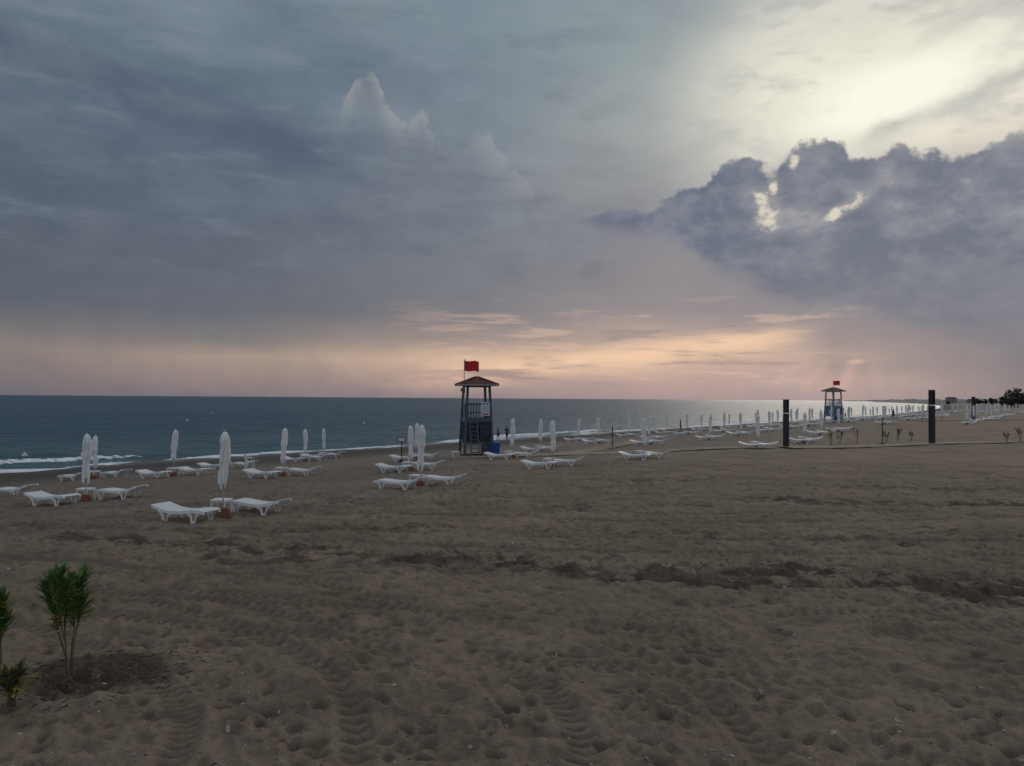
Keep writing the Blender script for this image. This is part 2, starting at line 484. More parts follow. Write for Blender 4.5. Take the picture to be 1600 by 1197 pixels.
# plastic chair
mb = MB()
mb.box((0, 0, .42), (.46, .46, .03))
for i in range(7): mb.box((-.19+i*.063, .245, .66), (.042, .02, .42), 0, Matrix.Rotation(-.18, 3, 'X'))
mb.tube([(-.22, .2, .43), (-.24, .29, .87), (0, .31, .92), (.24, .29, .87), (.22, .2, .43)], .022, 6)
for sx in (-1, 1):
    mb.tube([(sx*.2, -.2, .42), (sx*.24, -.24, 0)], .025, 6); mb.tube([(sx*.2, .2, .42), (sx*.24, .26, 0)], .025, 6)
    mb.tube([(sx*.24, -.2, .42), (sx*.26, -.21, .64), (sx*.26, .0, .66), (sx*.24, .27, .66)], .022, 6)
place('plastic_chair', mb.mesh('plastic_chair', [white]), (-16.6, 50, gzs(-16.6, 50)), 2.2)

# ------------------------------------------------------------ lifeguard tower
def tower(X, Y, rz, flagrot, ST, DK):
    root = bpy.data.objects.new('lifeguard_tower', None); scene.collection.objects.link(root)
    root.location = (X, Y, gzs(X, Y)-.05); root.rotation_euler = (0, 0, rz)
    B, T, HT = .95, .72, 4.78
    def leg(sx, sy, z): t = z/HT; r = B+(T-B)*t; return (sx*r, sy*r, z)
    mb = MB()
    for sx in (-1, 1):
        for sy in (-1, 1): mb.beam(leg(sx, sy, 0), leg(sx, sy, HT), .15)
    for z, w in ((.12, .12), (1.0, .09), (2.42, .12), (2.55, .1), (3.55, .07), (4.7, .12)):
        cs = [leg(a, b_, z) for a, b_ in ((-1, -1), (1, -1), (1, 1), (-1, 1))]
        for i in range(4): mb.beam(cs[i], cs[(i+1) % 4], w)
    place('frame', mb.mesh('frame', [ST]), parent=root)
    mb = MB()
    mb.box((0, 0, 2.52), (1.78, 1.78, .08))
    place('platform', mb.mesh('platform', [ST]), parent=root)
    mb = MB()
    for (sx, sy) in ((0, -1), (1, 0), (-1, 0), (0, 1)):
        r = .80
        def bx(u, z, wu, wz, mi, pr=0):
            c = (u, sy*(r+pr), z) if sy else (sx*(r+pr), u, z)
            sz = (wu, .04, wz) if sy else (.04, wu, wz)
            mb.box(c, sz, mi)
        bx(-.42, 1.75, .70, 1.36, 1); bx(.42, 1.75, .70, 1.36, 1)
        bx(0, 1.22, .13, .3, 1); bx(0, 2.2, .13, .45, 1)
        for u in (-.42, .42):
            bx(u, 2.08, .5, .04, 0, .035); bx(u, 1.62, .5, .04, 0, .035); bx(u-.25, 1.85, .04, .42, 0, .035); bx(u+.25, 1.85, .04, .42, 0, .035); bx(u, 1.85, .03, .42, 0, .035)
    mb.box((.45, -.86, .5), (.62, .04, .86), 0); mb.box((.88, .1, .5), (.04, 1.2, .86), 0)
    place('enclosure', mb.mesh('enclosure', [ST, DK]), parent=root)
    mb = MB()
    for side in range(4):
        Rm = Matrix.Rotation(side*math.pi/2, 3, 'Z')
        for z in (2.95, 3.5):
            mb.beam(Rm @ Vector((-.8, -.82, z)), Rm @ Vector((.8, -.82, z)), .05)
        for i in range(9):
            x = -.72+i*.18
            mb.beam(Rm @ Vector((x, -.82, 2.55)), Rm @ Vector((x, -.82, 3.5)), .03)
    place('railing', mb.mesh('railing', [ST]), parent=root)
    mb = MB()
    for x in (-.62, -.12): mb.beam((x, -1.7, 0), (x, -.86, 2.55), .07)
    for i in range(9):
        t = (i+.6)/9.5; mb.beam((-.62, -1.7+.84*t, 2.55*t), (-.12, -1.7+.84*t, 2.55*t), .05)
    place('ladder', mb.mesh('ladder', [ST]), parent=root)
    mb = MB(); E = 1.24
    ez, pk = 4.82, 5.34
    vs = [(-E, -E, ez), (E, -E, ez), (E, E, ez), (-E, E, ez), (-.1, -.1, pk-.03), (.1, -.1, pk-.03), (.1, .1, pk-.03), (-.1, .1, pk-.03), (0, 0, pk+.05)]
    mb.add(vs, [(0, 1, 5, 4), (1, 2, 6, 5), (2, 3, 7, 6), (3, 0, 4, 7), (4, 5, 8), (5, 6, 8), (6, 7, 8), (7, 4, 8), (3, 2, 1, 0)], 0)
    for i in range(4):
        a = vs[i]; c = vs[4+i]; mb.tube([(a[0], a[1], a[2]+.02), (c[0], c[1], c[2]+.03)], .04, 6, 0)
    for side in range(4):
        Rm = Matrix.Rotation(side*math.pi/2, 3, 'Z')
        for i in range(12):
            x = -E+.1+i*.205
            mb.box(Rm @ Vector((x, -E-.012, ez-.045)), (.16, .02, .11) if side % 2 == 0 else (.02, .16, .11), 1)
        mb.beam(Rm @ Vector((-E+.02, -E+.03, ez-.05)), Rm @ Vector((E-.02, -E+.03, ez-.05)), .06, 1)
    place('roof', mb.mesh('roof', [roof_m, trim_m]), parent=root)
    mb = MB(); mb.box((.42, -.90, 3.22), (.56, .03, .9), 0)
    mb.box((.30, -.918, 3.55), (.14, .006, .14), 1); mb.box((.54, -.918, 3.55), (.14, .006, .14), 1)
    for i in range(5): mb.box((.42, -.918, 3.36-i*.11), (.44-.06*(i % 2), .006, .03), 1)
    mb.box((.42, -.918, 2.86), (.4, .006, .07), 2)
    place('sign_board', mb.mesh('sign_board', [paper, signblue, signred]), parent=root)
    mb = MB()
    mb.tube([(-1.0, -.9, 2.4), (-1.0, -.9, 6.45)], .026, 8, 0)
    mb.beam((-.75, -.78, 4.1), (-1.0, -.9, 4.1), .05); mb.beam((-.8, -.8, 2.55), (-1.0, -.9, 2.55), .05)
    mb.box((-1.08, -.92, 4.45), (.26, .2, .22), 1); mb.box((-1.0, -.9, 4.3), (.1, .1, .1), 1)
    place('flag_pole', mb.mesh('flag_pole', [pole_m, ST]), parent=root)
    mb = MB(); nxg, nzg = 14, 8; vs = []; fs = []
    for i in range(nxg+1):
        for j in range(nzg+1):
            u = i/nxg; v = j/nzg
            vs.append((u*.92, .10*math.sin(u*7+v*1.2)*u**.5, 6.36-v*.66-.10*u*u-.04*math.sin(u*6)))
    for i in range(nxg):
        for j in range(nzg):
            k = i*(nzg+1)+j; fs.append((k, k+1, k+nzg+2, k+nzg+1))
    mb.add(vs, fs)
    fl = place('flag', mb.mesh('flag', [red], True), (-.975, -.9, 0), flagrot, parent=root)
    sd = fl.modifiers.new('s', 'SOLIDIFY'); sd.thickness = .008
tower(-2.35, 52.2, math.radians(14), math.radians(-12), steel, steel_d)
steel2 = simple('tower_pale_blue_steel', (.20, .27, .36), .6, .15, 5)
tower(48.6, 119, math.radians(25), math.radians(-40), steel2, simple('tower_blue_panel', (.16, .22, .32), .7, .2, 4))
mb = MB()
mb.tube([(0, 0, 0), (0, 0, .8), (0, 0, .86), (0, 0, .93), (0, 0, .98)], [.26, .33, .36, .34, .12], 14)
mb.tube([(.26, 0, .72), (.26, 0, .78)], .12, 8)
place('blue_bin', mb.mesh('blue_bin', [blue]), (-1.05, 50.8, gzs(-1.05, 50.8)))
place('side_table', TM, (-3.6, 50.6, gzs(-3.6, 50.6)), .3)

# ------------------------------------------------------------ lamp posts (dark columns, slotted lantern head)
def lamp(X, Y, h, w=.3):
    mb = MB()
    mb.box((0, 0, .03), (w*1.5, w*1.5, .06)); mb.box((0, 0, h*.36), (w, w, h*.72-.06))
    mb.box((-w*.36, 0, h*.84), (w*.27, w, h*.24)); mb.box((w*.36, 0, h*.84), (w*.27, w, h*.24))
    mb.box((0, 0, h*.98), (w, w, h*.04)); mb.box((0, .02, h*.80), (w*.40, w*.2, h*.10), 1)
    place('street_lamp', mb.mesh('street_lamp', [dark, glassy]), (X, Y, gzs(X, Y)-.02), .25)
lamp(19.5, 56, 3.45); lamp(32.8, 61.5, 4.25, .34); lamp(68, 116, 3.6, .36)
lamp(98, 150, 3.6, .36)
def post(X, Y, h, sign=False):
    mb = MB(); mb.tube([(0, 0, 0), (0, 0, h)], .04, 8)
    mb.box((0, 0, .04), (.3, .3, .08))
    if sign:
        mb.box((0, -.05, h-.12), (.5, .03, .3), 0); mb.box((0, -.07, h-.12), (.42, .006, .22), 1)
    else: mb.tube([(0, 0, h), (0, -.12, h+.05), (0, -.25, h)], .03, 6)
    place('sign_post' if sign else 'beach_shower', mb.mesh('post', [dark, paper]), (X, Y, gzs(X, Y)))
post(-6.9, 49.5, 1.5, True); post(7.8, 61, 1.6); post(29.3, 62.3, 1.9)

# ------------------------------------------------------------ boardwalks
def walk(pts, width):
    P = [np.array(p, float) for p in pts]; mb = MB()
    for a, c in zip(P[:-1], P[1:]):
        L = np.linalg.norm(c-a); d = (c-a)/L; n = int(L/.2); ang = math.atan2(d[1], d[0])
        for i in range(n):
            p = a+d*(i+.5)*L/n; z = gzs(p[0], p[1])
            R = Matrix.Rotation(ang+random.gauss(0, .01), 3, 'Z')
            mb.box((p[0], p[1], z+.07+random.uniform(-.008, .008)), (.17, width, .035), 0, R)
        nrm = np.array([-d[1], d[0]])
        for sg in (-1, 1):
            k = max(2, int(L/2))
            for i in range(k):
                e0 = a+d*L*i/k+nrm*sg*width*.35; e1 = a+d*L*(i+1)/k+nrm*sg*width*.35
                mb.beam((e0[0], e0[1], gzs(*e0)+.0), (e1[0], e1[1], gzs(*e1)+.0), .08)
    place('boardwalk', mb.mesh('boardwalk', [wood]))
walk([(-3.8, 49.6), (6, 51.2), (18, 54.6)], 1.6)
walk([(19.2, 55.2), (30, 60), (44, 67), (75, 82)], 1.8)
walk([(3.3, 52.2), (9.8, 66), (13, 76)], 1.6)
walk([(58, 113), (95, 135)], 2.2)

# ------------------------------------------------------------ oleanders
def oleander(name, X, Y, h, stems, nleaf, seed, yellow=.12, low=.5, spread=1.0, lm=None, ll=1.0):
    r = random.Random(seed); mb = MB()
    for sidx in range(stems):
        az = r.uniform(0, 6.28); lean = r.uniform(.05, .16)*h*spread; hh = h*r.uniform(.74, .92)
        pts = []
        for i in range(7):
            t = i/6; pts.append(Vector((math.cos(az)*(lean*t**1.4+.03)+r.gauss(0, .012), math.sin(az)*(lean*t**1.4+.03)+r.gauss(0, .012), hh*t)))
        mb.tube(pts, [.012*(1-.6*i/6) for i in range(7)], 6, 0)
        tops = [(pts, low)]
        for bnum in range(r.randint(1, 3)):
            k = r.randint(3, 5); p0 = pts[k]; a2 = r.uniform(0, 6.28); l = h*r.uniform(.12, .22)
            bp = [p0+Vector((math.cos(a2)*.3*t*l, math.sin(a2)*.3*t*l, t*l)) for t in (0, .33, .66, 1)]
            mb.tube(bp, [.007, .006, .005, .004], 5, 0); tops.append((bp, .2))
        for pl, lo in tops:
            n = nleaf if pl is pts else nleaf//2
            for j in range(n):
                t = lo+(1-lo)*r.random()**.6; f = t*(len(pl)-1); k = min(int(f), len(pl)-2); p = pl[k].lerp(pl[k+1], f-k)
                a = r.uniform(0, 6.28); el = r.uniform(.65, 1.4) if t > .6 else r.uniform(.1, .9)
                L = r.uniform(.13, .25)*ll; W = L*.055+.003
                d = Vector((math.cos(a)*math.cos(el), math.sin(a)*math.cos(el), math.sin(el)))
                sd = d.cross(Vector((0, 0, 1))).normalized(); dn = Vector((math.cos(a)*.4, math.sin(a)*.4, -.8))
                v = [p, p+d*L*.35+sd*W, p+d*L*.35-sd*W, p+d*L*.35+dn*.006, p+d*L*.72+sd*W*.8+dn*L*.06, p+d*L*.72-sd*W*.8+dn*L*.06, p+d*L*.72+dn*(L*.06+.006), p+d*L+dn*L*.16]
                mb.add(v, [(0, 1, 3), (0, 3, 2), (1, 4, 6, 3), (3, 6, 5, 2), (4, 7, 6), (6, 7, 5)], 2 if r.random() < (yellow if t > .62 else yellow*4) else 1)
    place(name, mb.mesh(name, [bark, lm or leaf, leafy]), (X, Y, gzs(X, Y)+float(samp(H, np.array([X]), np.array([Y]))[0])-.02))
oleander('oleander_shrub', -5.28, 9.5, 1.44, 5, 85, 3, .07, .46, 1.35)
oleander('oleander_shrub', -6.02, 9.35, 1.15, 5, 70, 5, .12, .50, 1.1)
oleander('oleander_shrub', -5.50, 8.75, .42, 6, 20, 6, .16, .3, 1.6, leafd)
for i, (x, y) in enumerate([(26, 62.5), (27.6, 63), (30.2, 63.5), (31.3, 64), (40.5, 64.5), (42, 65), (24.7, 61), (43.5, 66), (33.5, 66), (46, 69)]):
    oleander('oleander_shrub', x, y, random.uniform(.9, 1.4), 4, 22, 20+i, .12, .25, 1.8, leafd, .9)

# ------------------------------------------------------------ pebbles and dried debris
def scatter(name, n, mats, kind):
    ico = bmesh.new(); bmesh.ops.create_icosphere(ico, subdivisions=1, radius=1)
    iv = np.array([v.co for v in ico.verts]); iface = np.array([[v.index for v in f.verts] for f in ico.faces]); ico.free()
    V = []; F = []; MI = []
    for i in range(n):
        if kind == 'peb':
            Y = 4.5+36*rng.uniform()**1.3; X = rng.uniform(-.75, .75)*Y*1.1
            a = rng.uniform(.006, .018)*(1+ (rng.uniform() < .05)*1.2); sc = np.array([a, a*rng.uniform(.6, 1), a*.55])
        else:
            t = rng.uniform()
            if t < .40: X = rng.uniform(3, 18); Y = np.interp(X, [4, 8, 12, 20], [15.9, 15, 14.6, 14.5])+rng.normal(0, .6)
            elif t < .62: X = rng.uniform(-9, 6); Y = np.interp(X, [-12, -6, -2, 1, 6], [18.8, 17.4, 16.3, 15.9, 16])+rng.normal(0, .5)
            elif t < .8: X = -4.9+rng.normal(0, .5); Y = 9.6+rng.normal(0, .45)
            else: Y = 4.5+28*rng.uniform()**1.2; X = rng.uniform(-.75, .75)*Y*1.1
            a = rng.uniform(.01, .05); sc = np.array([a, a*.18, a*.2])
        th = rng.uniform(0, 6.28); c, s_ = math.cos(th), math.sin(th)
        p = iv*sc*(1+rng.normal(0, .12, iv.shape)); p = np.stack([p[:, 0]*c-p[:, 1]*s_, p[:, 0]*s_+p[:, 1]*c, p[:, 2]], 1)
        V.append(p+np.array([X, Y, 0])); F.append(iface+i*len(iv)); MI += [int(rng.integers(0, len(mats)))]*len(iface)
    V = np.concatenate(V); F = np.concatenate(F)
    V[:, 2] += gz(V[:, 0], V[:, 1])+samp(H, V[:, 0], V[:, 1])+.003
    me = bpy.data.meshes.new(name); me.from_pydata(V.tolist(), [], F.tolist())
    for mt in mats: me.materials.append(mt)
    me.polygons.foreach_set('material_index', MI); me.update()
    place(name, me)
scatter('pebbles', 7000, [simple('pebble_grey', (.26, .24, .22)), simple('pebble_pale', (.42, .38, .32)), simple('pebble_brown', (.16, .12, .09))], 'peb')
scatter('dried_seaweed', 4500, [simple('seaweed_dark', (.045, .03, .02)), simple('twig_brown', (.12, .08, .05))], 'deb')

# ------------------------------------------------------------ people
def person(X, Y, rz, top, bottom, pose, hgt=1.7):
    k = hgt/1.72
    def P(*a): return Vector(a)*k
    V = []; E = []; R = []
    def v(p, r, par=None):
        V.append(p); R.append(r*k)
        if par is not None: E.append((par, len(V)-1))
        return len(V)-1
    pel = v(P(0, 0, .95), .145)
    sp = v(P(0, 0, 1.15), .12, pel); ch = v(P(0, .0, 1.33), .15, sp); nk = v(P(0, 0, 1.47), .06, ch)
    h0 = v(P(0, .01, 1.55), .08, nk); h1 = v(P(0, .015, 1.64), .095, h0); v(P(0, .01, 1.70), .06, h1)
    for s in (-1, 1):
        hip = v(P(s*.1, 0, .88), .105, pel); st = pose.get('step', .05)*s
        kn = v(P(s*.11, -st*.6-.02, .49), .062, hip); an = v(P(s*.115, -st+.02, .09), .042, kn)
        v(P(s*.13, -st-.13, .035), .035, an)
        sh = v(P(s*.19, 0, 1.40), .062, ch)
        if pose.get('bend', 0) and s == 1:
            el = v(P(s*.27, -.02, 1.15), .043, sh); wr = v(P(s*.20, -.22, 1.25), .03, el); hd = P(s*.16, -.28, 1.29); dr = P(-.03, -.06, .04)
        else:
            el = v(P(s*.27, .03, 1.12), .043, sh); wr = v(P(s*.29, -.03, .87), .03, el); hd = P(s*.29, -.045, .80); dr = P(0, -.015, -.08)
        hn = v(hd, .034, wr)
        for f in range(4):
            o = Vector(((f-1.5)*.004, (f-1.5)*.018, 0))*k
            f1 = v(hd+o+dr*.55, .009, hn); v(hd+o+dr*(1.0 if f in (1, 2) else .85)+P(-s*.012, 0, 0), .008, f1)
        v(hd+dr*.3+P(0, -.045, .0), .010, hn)
    me = bpy.data.meshes.new('body'); me.from_pydata([tuple(x) for x in V], E, [])
    root = bpy.data.objects.new('person', None); scene.collection.objects.link(root)
    root.location = (X, Y, gzs(X, Y)-.01); root.rotation_euler = (0, 0, rz)
    ob = place('body', me, parent=root)
    sk = ob.modifiers.new('skin', 'SKIN'); sk.use_smooth_shade = True
    for i, d in enumerate(me.skin_vertices[0].data): d.radius = (R[i], R[i]*(.72 if i < 4 else 1)); d.use_root = (i == 0)
    ss = ob.modifiers.new('sub', 'SUBSURF'); ss.levels = 1; ss.render_levels = 1
    m, b = newmat('person_body'); o = objco(); sep = S.nt.nodes.new('ShaderNodeSeparateXYZ'); put(sep.inputs[0], o); z = S(sep.outputs[2])
    c = mix(sst(z, .55*k, .56*k), (.30, .17, .11, 1), bottom); c = mix(sst(z, .98*k, .985*k), c, top); c = mix(sst(z, 1.47*k, 1.475*k), c, (.30, .17, .11, 1))
    put(b.inputs['Base Color'], c); b.inputs['Roughness'].default_value = .8; me.materials.append(m)
    mb = MB()
    bm = bmesh.new(); bmesh.ops.create_icosphere(bm, subdivisions=2, radius=1)
    for q_ in bm.verts: q_.co = Vector((q_.co.x*.105, q_.co.y*.115+.035, max(q_.co.z, -.55)*.12+1.665))*k
    hm = bpy.data.meshes.new('hair'); bm.to_mesh(hm); bm.free(); hm.materials.append(dark); place('hair', hm, parent=root)
    mb.tube([P(0, -.085, 1.60), P(0, -.115, 1.575)], [.008, .014], 6)
    for s in (-1, 1): mb.box(P(s*.035, -.085, 1.625), (.022, .012, .01))
    mb.box(P(0, -.088, 1.545), (.045, .01, .008)); place('face', mb.mesh('face', [bark]), parent=root)
person(-.60, 98, 2.6, (.03, .03, .04, 1), (.02, .025, .04, 1), {'step': .14, 'bend': 1}, 1.8)
person(-1.70, 99, .9, (.20, .11, .075, 1), (.02, .025, .04, 1), {'step': .10}, 1.62)
person(83, 196, .5, (.05, .05, .05, 1), (.03, .03, .04, 1), {'step': .2}, 1.75)
person(62, 128, .5, (.12, .04, .05, 1), (.03, .03, .04, 1), {'step': .1}, 1.7)
person(24.0, 112, 1.5, (.05, .05, .08, 1), (.03, .03, .04, 1), {'step': .2}, 1.7)

buoym = simple('buoy_white', (.7, .7, .7))
for (x, y) in ((-42, 68), (-38, 70), (-70, 170), (-30, 160), (10, 230), (-95, 250)):
    mb = MB(); mb.tube([(0, 0, -.2), (0, 0, -.05), (0, 0, .15), (0, 0, .28), (0, 0, .36), (0, 0, .5)], [.05, .2, .26, .18, .04, .03], 12)
    place('buoy', mb.mesh('buoy', [buoym], True), (x, y, SEA+.05))

# ------------------------------------------------------------ distant hills, buildings, trees
hm_, b = newmat('hill_haze_scrub')
n = noise(objco(), .004, 6, .6); put(b.inputs['Base Color'], mix(n, (.14, .16, .20, 1), (.22, .23, .27, 1))); b.inputs['Roughness'].default_value = 1
def ridge(name, pts, depth, mat):
    vs = []; fs = []; P = np.array(pts, float); n = 160
    t = np.linspace(0, len(P)-1, n); xs = [np.interp(t, range(len(P)), P[:, i]) for i in range(3)]
    prof = [(0, 0), (.25, .5), (.5, .9), (.7, 1), (1, .6), (1.3, 0)]
    for i in range(n):
        jit = 1+.18*math.sin(i*.7)+.12*math.sin(i*1.9+1)+random.uniform(-.05, .05)
        for d, hgt in prof: vs.append((xs[0][i]+d*depth*.5, xs[1][i]+d*depth, SEA-.3+xs[2][i]*hgt*jit))
    m_ = len(prof)
    for i in range(n-1):
        for j in range(m_-1): k = i*m_+j; fs.append((k, k+m_, k+m_+1, k+1))
    mb = MB(); mb.add(vs, fs); place(name, mb.mesh(name, [mat], True))
ridge('hills', [(3100, 7400, 6), (3700, 7400, 24), (4300, 7300, 30), (4900, 7200, 40), (5600, 7000, 50), (6600, 6600, 70), (9000, 5800, 120)], 900, hm_)
bw = simple('building_pale_wall', (.30, .29, .29), .8, .1, .3); bwin = simple('building_window', (.05, .06, .07), .3, .1, 1); broof = simple('building_roof', (.14, .08, .07), .8, .1, .5)
def building(X, Y, w, d, h):
    root = bpy.data.objects.new('seaside_building', None); scene.collection.objects.link(root); root.location = (X, Y, gzs(X, Y)-.3); root.rotation_euler = (0, 0, -.6)
    mb = MB(); mb.box((0, 0, h/2), (w, d, h)); place('walls', mb.mesh('walls', [bw]), parent=root)
    mb = MB()
    for fl in range(int(h/3)):
        for i in range(int(w/3)): mb.box((-w/2+1.6+i*3, -d/2-.02, 1.7+fl*3), (1.5, .1, 1.4))
        for i in range(int(d/3)): mb.box((-w/2-.02, -d/2+1.6+i*3, 1.7+fl*3), (.1, 1.5, 1.4))
    place('windows', mb.mesh('windows', [bwin]), parent=root)
    mb = MB(); mb.box((0, 0, h+.8), (w+1, d+1, 1.6), 0, None, .5); place('roof', mb.mesh('roof', [broof]), parent=root)
for a in ((720, 1290, 16, 12, 9), (758, 1300, 12, 10, 6)): building(*a)
def trees(name, pts, hmin, hmax, seed, leafs=260, ls=.7):
    r = random.Random(seed); mb = MB()
    for (x, y) in pts:
        z = gzs(x, y); h = r.uniform(hmin, hmax)
        mb.tube([(x, y, z), (x+r.gauss(0, .2), y, z+h*.35), (x+r.gauss(0, .4), y, z+h*.75)], [.035*h, .025*h, .01*h], 6, 0)
        cl = []
        for c in range(9):
            a = r.uniform(0, 6.28); rr = r.uniform(.0, .32)*h; c0 = Vector((x+math.cos(a)*rr, y+math.sin(a)*rr, z+h*r.uniform(.22, .9))); cl.append((c0, h*r.uniform(.12, .22)))
            mb.tube([(x, y, z+h*.35), c0], [.012*h, .004*h], 4, 0)
        for j in range(leafs):
            c0, cr_ = r.choice(cl); d = Vector((r.gauss(0, 1), r.gauss(0, 1), r.gauss(0, .7))).normalized()*cr_*r.uniform(.5, 1.1); p = c0+d
            a = Vector((r.gauss(0, 1), r.gauss(0, 1), r.gauss(0, 1))).normalized()*ls*r.uniform(.4, 1); bb = a.cross(Vector((r.gauss(0, 1), r.gauss(0, 1), r.gauss(0, 1)))).normalized()*ls*r.uniform(.4, .9)
            mb.add([p-a, p+bb, p+a, p-bb], [(0, 1, 2, 3)], 1)
    place(name, mb.mesh(name, [bark, treeleaf]))
tp = []
for i in range(95):
    t = random.random()**.9; tp.append((252+t*110+random.gauss(0, 4), 405-t*75+random.gauss(0, 9)))
trees('distant_trees', tp, 6, 11, 3)
tp = [(random.uniform(520, 800), random.uniform(850, 960)) for i in range(90)]
trees('distant_trees', tp, 3, 7, 4, 140, 1.2)

# ------------------------------------------------------------ sky
w = bpy.data.worlds.new('sky'); scene.world = w; w.use_nodes = True
nt = w.node_tree; S.nt = nt
bg = nt.nodes['Background']
tc = nt.nodes.new('ShaderNodeTexCoord'); D = S(tc.outputs['Generated'])
sp = nt.nodes.new('ShaderNodeSeparateXYZ'); put(sp.inputs[0], D)
x, y, z = S(sp.outputs[0]), S(sp.outputs[1]), S(sp.outputs[2])
az = M('ARCTAN2', x, y)*57.2958
el = M('ARCSINE', z)*57.2958
st = vscale(D, (1, 1, 2.6))
nW = noise(vmap(D, (3, 1, 0), (0, 0, 0), (1, 1, 2.2)), 5, 4, .5, .3)      # broad
nF = noise(D, 22, 7, .60)        # fine ragged
nM = noise(st, 9, 5, .55)
nS = noise(vmap(D, (0, 0, 0), (0, math.radians(10), 0), (2.2, 2.2, 22)), 3, 5, .6, .2)  # streaks
nD = noise(vmap(D, (1, 2, 6), (0, math.radians(14), 0), (1.3, 1.3, 5.5)), 6, 5, .58, .15)   # diagonal cloud folds
up = sst(el, 3, 14)
ew = el + (nW-.5)*7.0*up + (nM-.5)*1.6 + (nF-.5)*.4
ef = ew/40.0
def col(pts): return ramp(ef, [(e/40.0, lin(c)) for e, c in pts])
A_ = col([(.0, (106, 101, 110)), (1.4, (126, 115, 115)), (3.0, (138, 125, 119)), (4.4, (112, 109, 111)), (6.2, (86, 92, 104)), (12, (79, 90, 106)), (17.5, (81, 96, 115)), (20.8, (98, 114, 129)), (24, (114, 130, 141)), (40, (132, 148, 164))])
B_ = col([(.0, (120, 111, 119)), (1.3, (150, 131, 128)), (2.6, (167, 147, 134)), (3.8, (126, 119, 117)), (6, (94, 98, 109)), (12, (89, 98, 113)), (17, (87, 101, 119)), (21, (101, 117, 132)), (25, (116, 132, 143)), (40, (134, 150, 165))])
C_ = col([(.0, (141, 125, 132)), (1.5, (182, 152, 142)), (2.9, (214, 181, 155)), (4.2, (162, 143, 135)), (5.8, (124, 120, 124)), (8, (113, 116, 124)), (12.4, (111, 118, 128)), (17, (115, 126, 136)), (21, (113, 128, 140)), (27, (119, 136, 147)), (40, (138, 152, 165))])
D_ = col([(.0, (158, 139, 143)), (1.5, (188, 159, 151)), (3.2, (218, 184, 159)), (4.7, (178, 156, 145)), (6.5, (143, 134, 137)), (10, (135, 132, 138)), (14.5, (145, 147, 150)), (19, (152, 159, 160)), (23, (142, 155, 159)), (27, (138, 152, 157)), (40, (144, 157, 168))])
E_ = col([(.0, (159, 142, 147)), (1.0, (176, 152, 152)), (3.2, (192, 164, 152)), (5, (144, 133, 138)), (9, (124, 123, 133)), (14, (174, 172, 168)), (17, (218, 214, 201)), (20, (247, 243, 225)), (23.5, (228, 225, 210)), (26, (198, 201, 195)), (40, (168, 174, 180))])
F_ = col([(.0, (118, 114, 124)), (2, (112, 111, 122)), (5, (100, 105, 119)), (10, (104, 109, 120)), (15, (184, 180, 173)), (17.5, (224, 217, 203)), (20, (243, 237, 220)), (23, (230, 224, 209)), (26, (199, 199, 192)), (40, (168, 172, 178))])
G_ = col([(.0, (152, 153, 163)), (6, (152, 159, 171)), (20, (154, 166, 180)), (40, (156, 168, 182))])
aw = az + (nW-.5)*9.0
sky = mix(sst(aw, -33, -18), A_, B_)
sky = mix(sst(aw, -20, -3), sky, C_)
sky = mix(sst(aw, -4.7, 10), sky, D_)
sky = mix(sst(aw, 9, 21), sky, E_)
sky = mix(sst(aw, 22, 34), sky, F_)
sky = mix(sst(M('ABSOLUTE', az), 45, 110), sky, G_)
# diagonal dark band upper left
dl = el + (az+33.0)*.22 - 20.8 + (nM-.5)*3.0
bandm = M('EXPONENT', dl*dl*-.26)*sst(az, -8, -16)*sst(az, -48, -34)
sky = mix(bandm*.68, sky, lin((64, 78, 102)))
sky = mix(sst(nM, .45, .75)*.12*up, sky, lin((160, 166, 172)))
sky = mix(sst(nW, .52, .34)*.14*up*sst(az, 22, 4), sky, lin((68, 80, 100)))
lf = sst(az, 14, 2)*sst(el, 6, 12)
sky = mix(sst(nD, .52, .68)*.22*lf, sky, lin((142, 152, 164)))
sky = mix(sst(nD, .48, .34)*.22*lf, sky, lin((66, 80, 102)))
def edge(pts):
    return ramp((az+40.0)/120.0, [((a+40)/120.0, e/40.0) for a, e in pts], False)*40.0
# narrow sunlit turret and its ragged trailing edge
T = edge([(-14, 17), (-12.8, 18.6), (-12.2, 20.2), (-11.4, 22.3), (-10.6, 23.0), (-10.0, 22.3), (-9.3, 20.4), (-8.4, 19.0), (-7.6, 19.0), (-6.6, 19.8), (-5.8, 18.5), (-4.2, 18.6), (-3.0, 19.1), (-1.6, 18.2), (-.3, 16.8), (1.5, 15.0), (4, 13.6), (8, 12)])
dT = T + (nF-.5)*5.0 + (nM-.5)*1.2 - el
tur = sst(az, -12.6, -11.4)*sst(az, -8.2, -10.0)
lit = sst(dT, -.05, .5)*M('EXPONENT', M('MAXIMUM', dT, 0.0)*-.8)*sst(az, -13.2, -11.6)*sst(az, 4, -1)
sky = mix(lit*sst(nF, .34, .60)*(tur*.40+.34), sky, lin((188, 182, 174)))
shade = sst(dT, .8, 3.0)*sst(dT, 8, 3)*sst(az, -16, -9)*sst(az, 2, -3)
sky = mix(shade*.14, sky, lin((84, 96, 114)))
def blob(a0, e0, ra, re, k=0.0):
    u = (az-a0)/ra; v = (el-e0-(az-a0)*k)/re
    return M('EXPONENT', (u*u+v*v)*-1.0)
g2 = blob(25, 20.0, 11, 4.5)*.5
sky = mix(g2, sky, lin((243, 237, 217)))
pt = sst(noise(vmap(D, (5, 2, 1), (0, math.radians(-18), 0), (1.2, 1.2, 3.5)), 8, 6, .62), .47, .64)*sst(az, 9, 18)*sst(el, 14, 17)
sky = mix(pt*.42, sky, lin((158, 163, 166)))
dg = el-17.0-(az-24.0)*.26+(nF-.5)*1.6
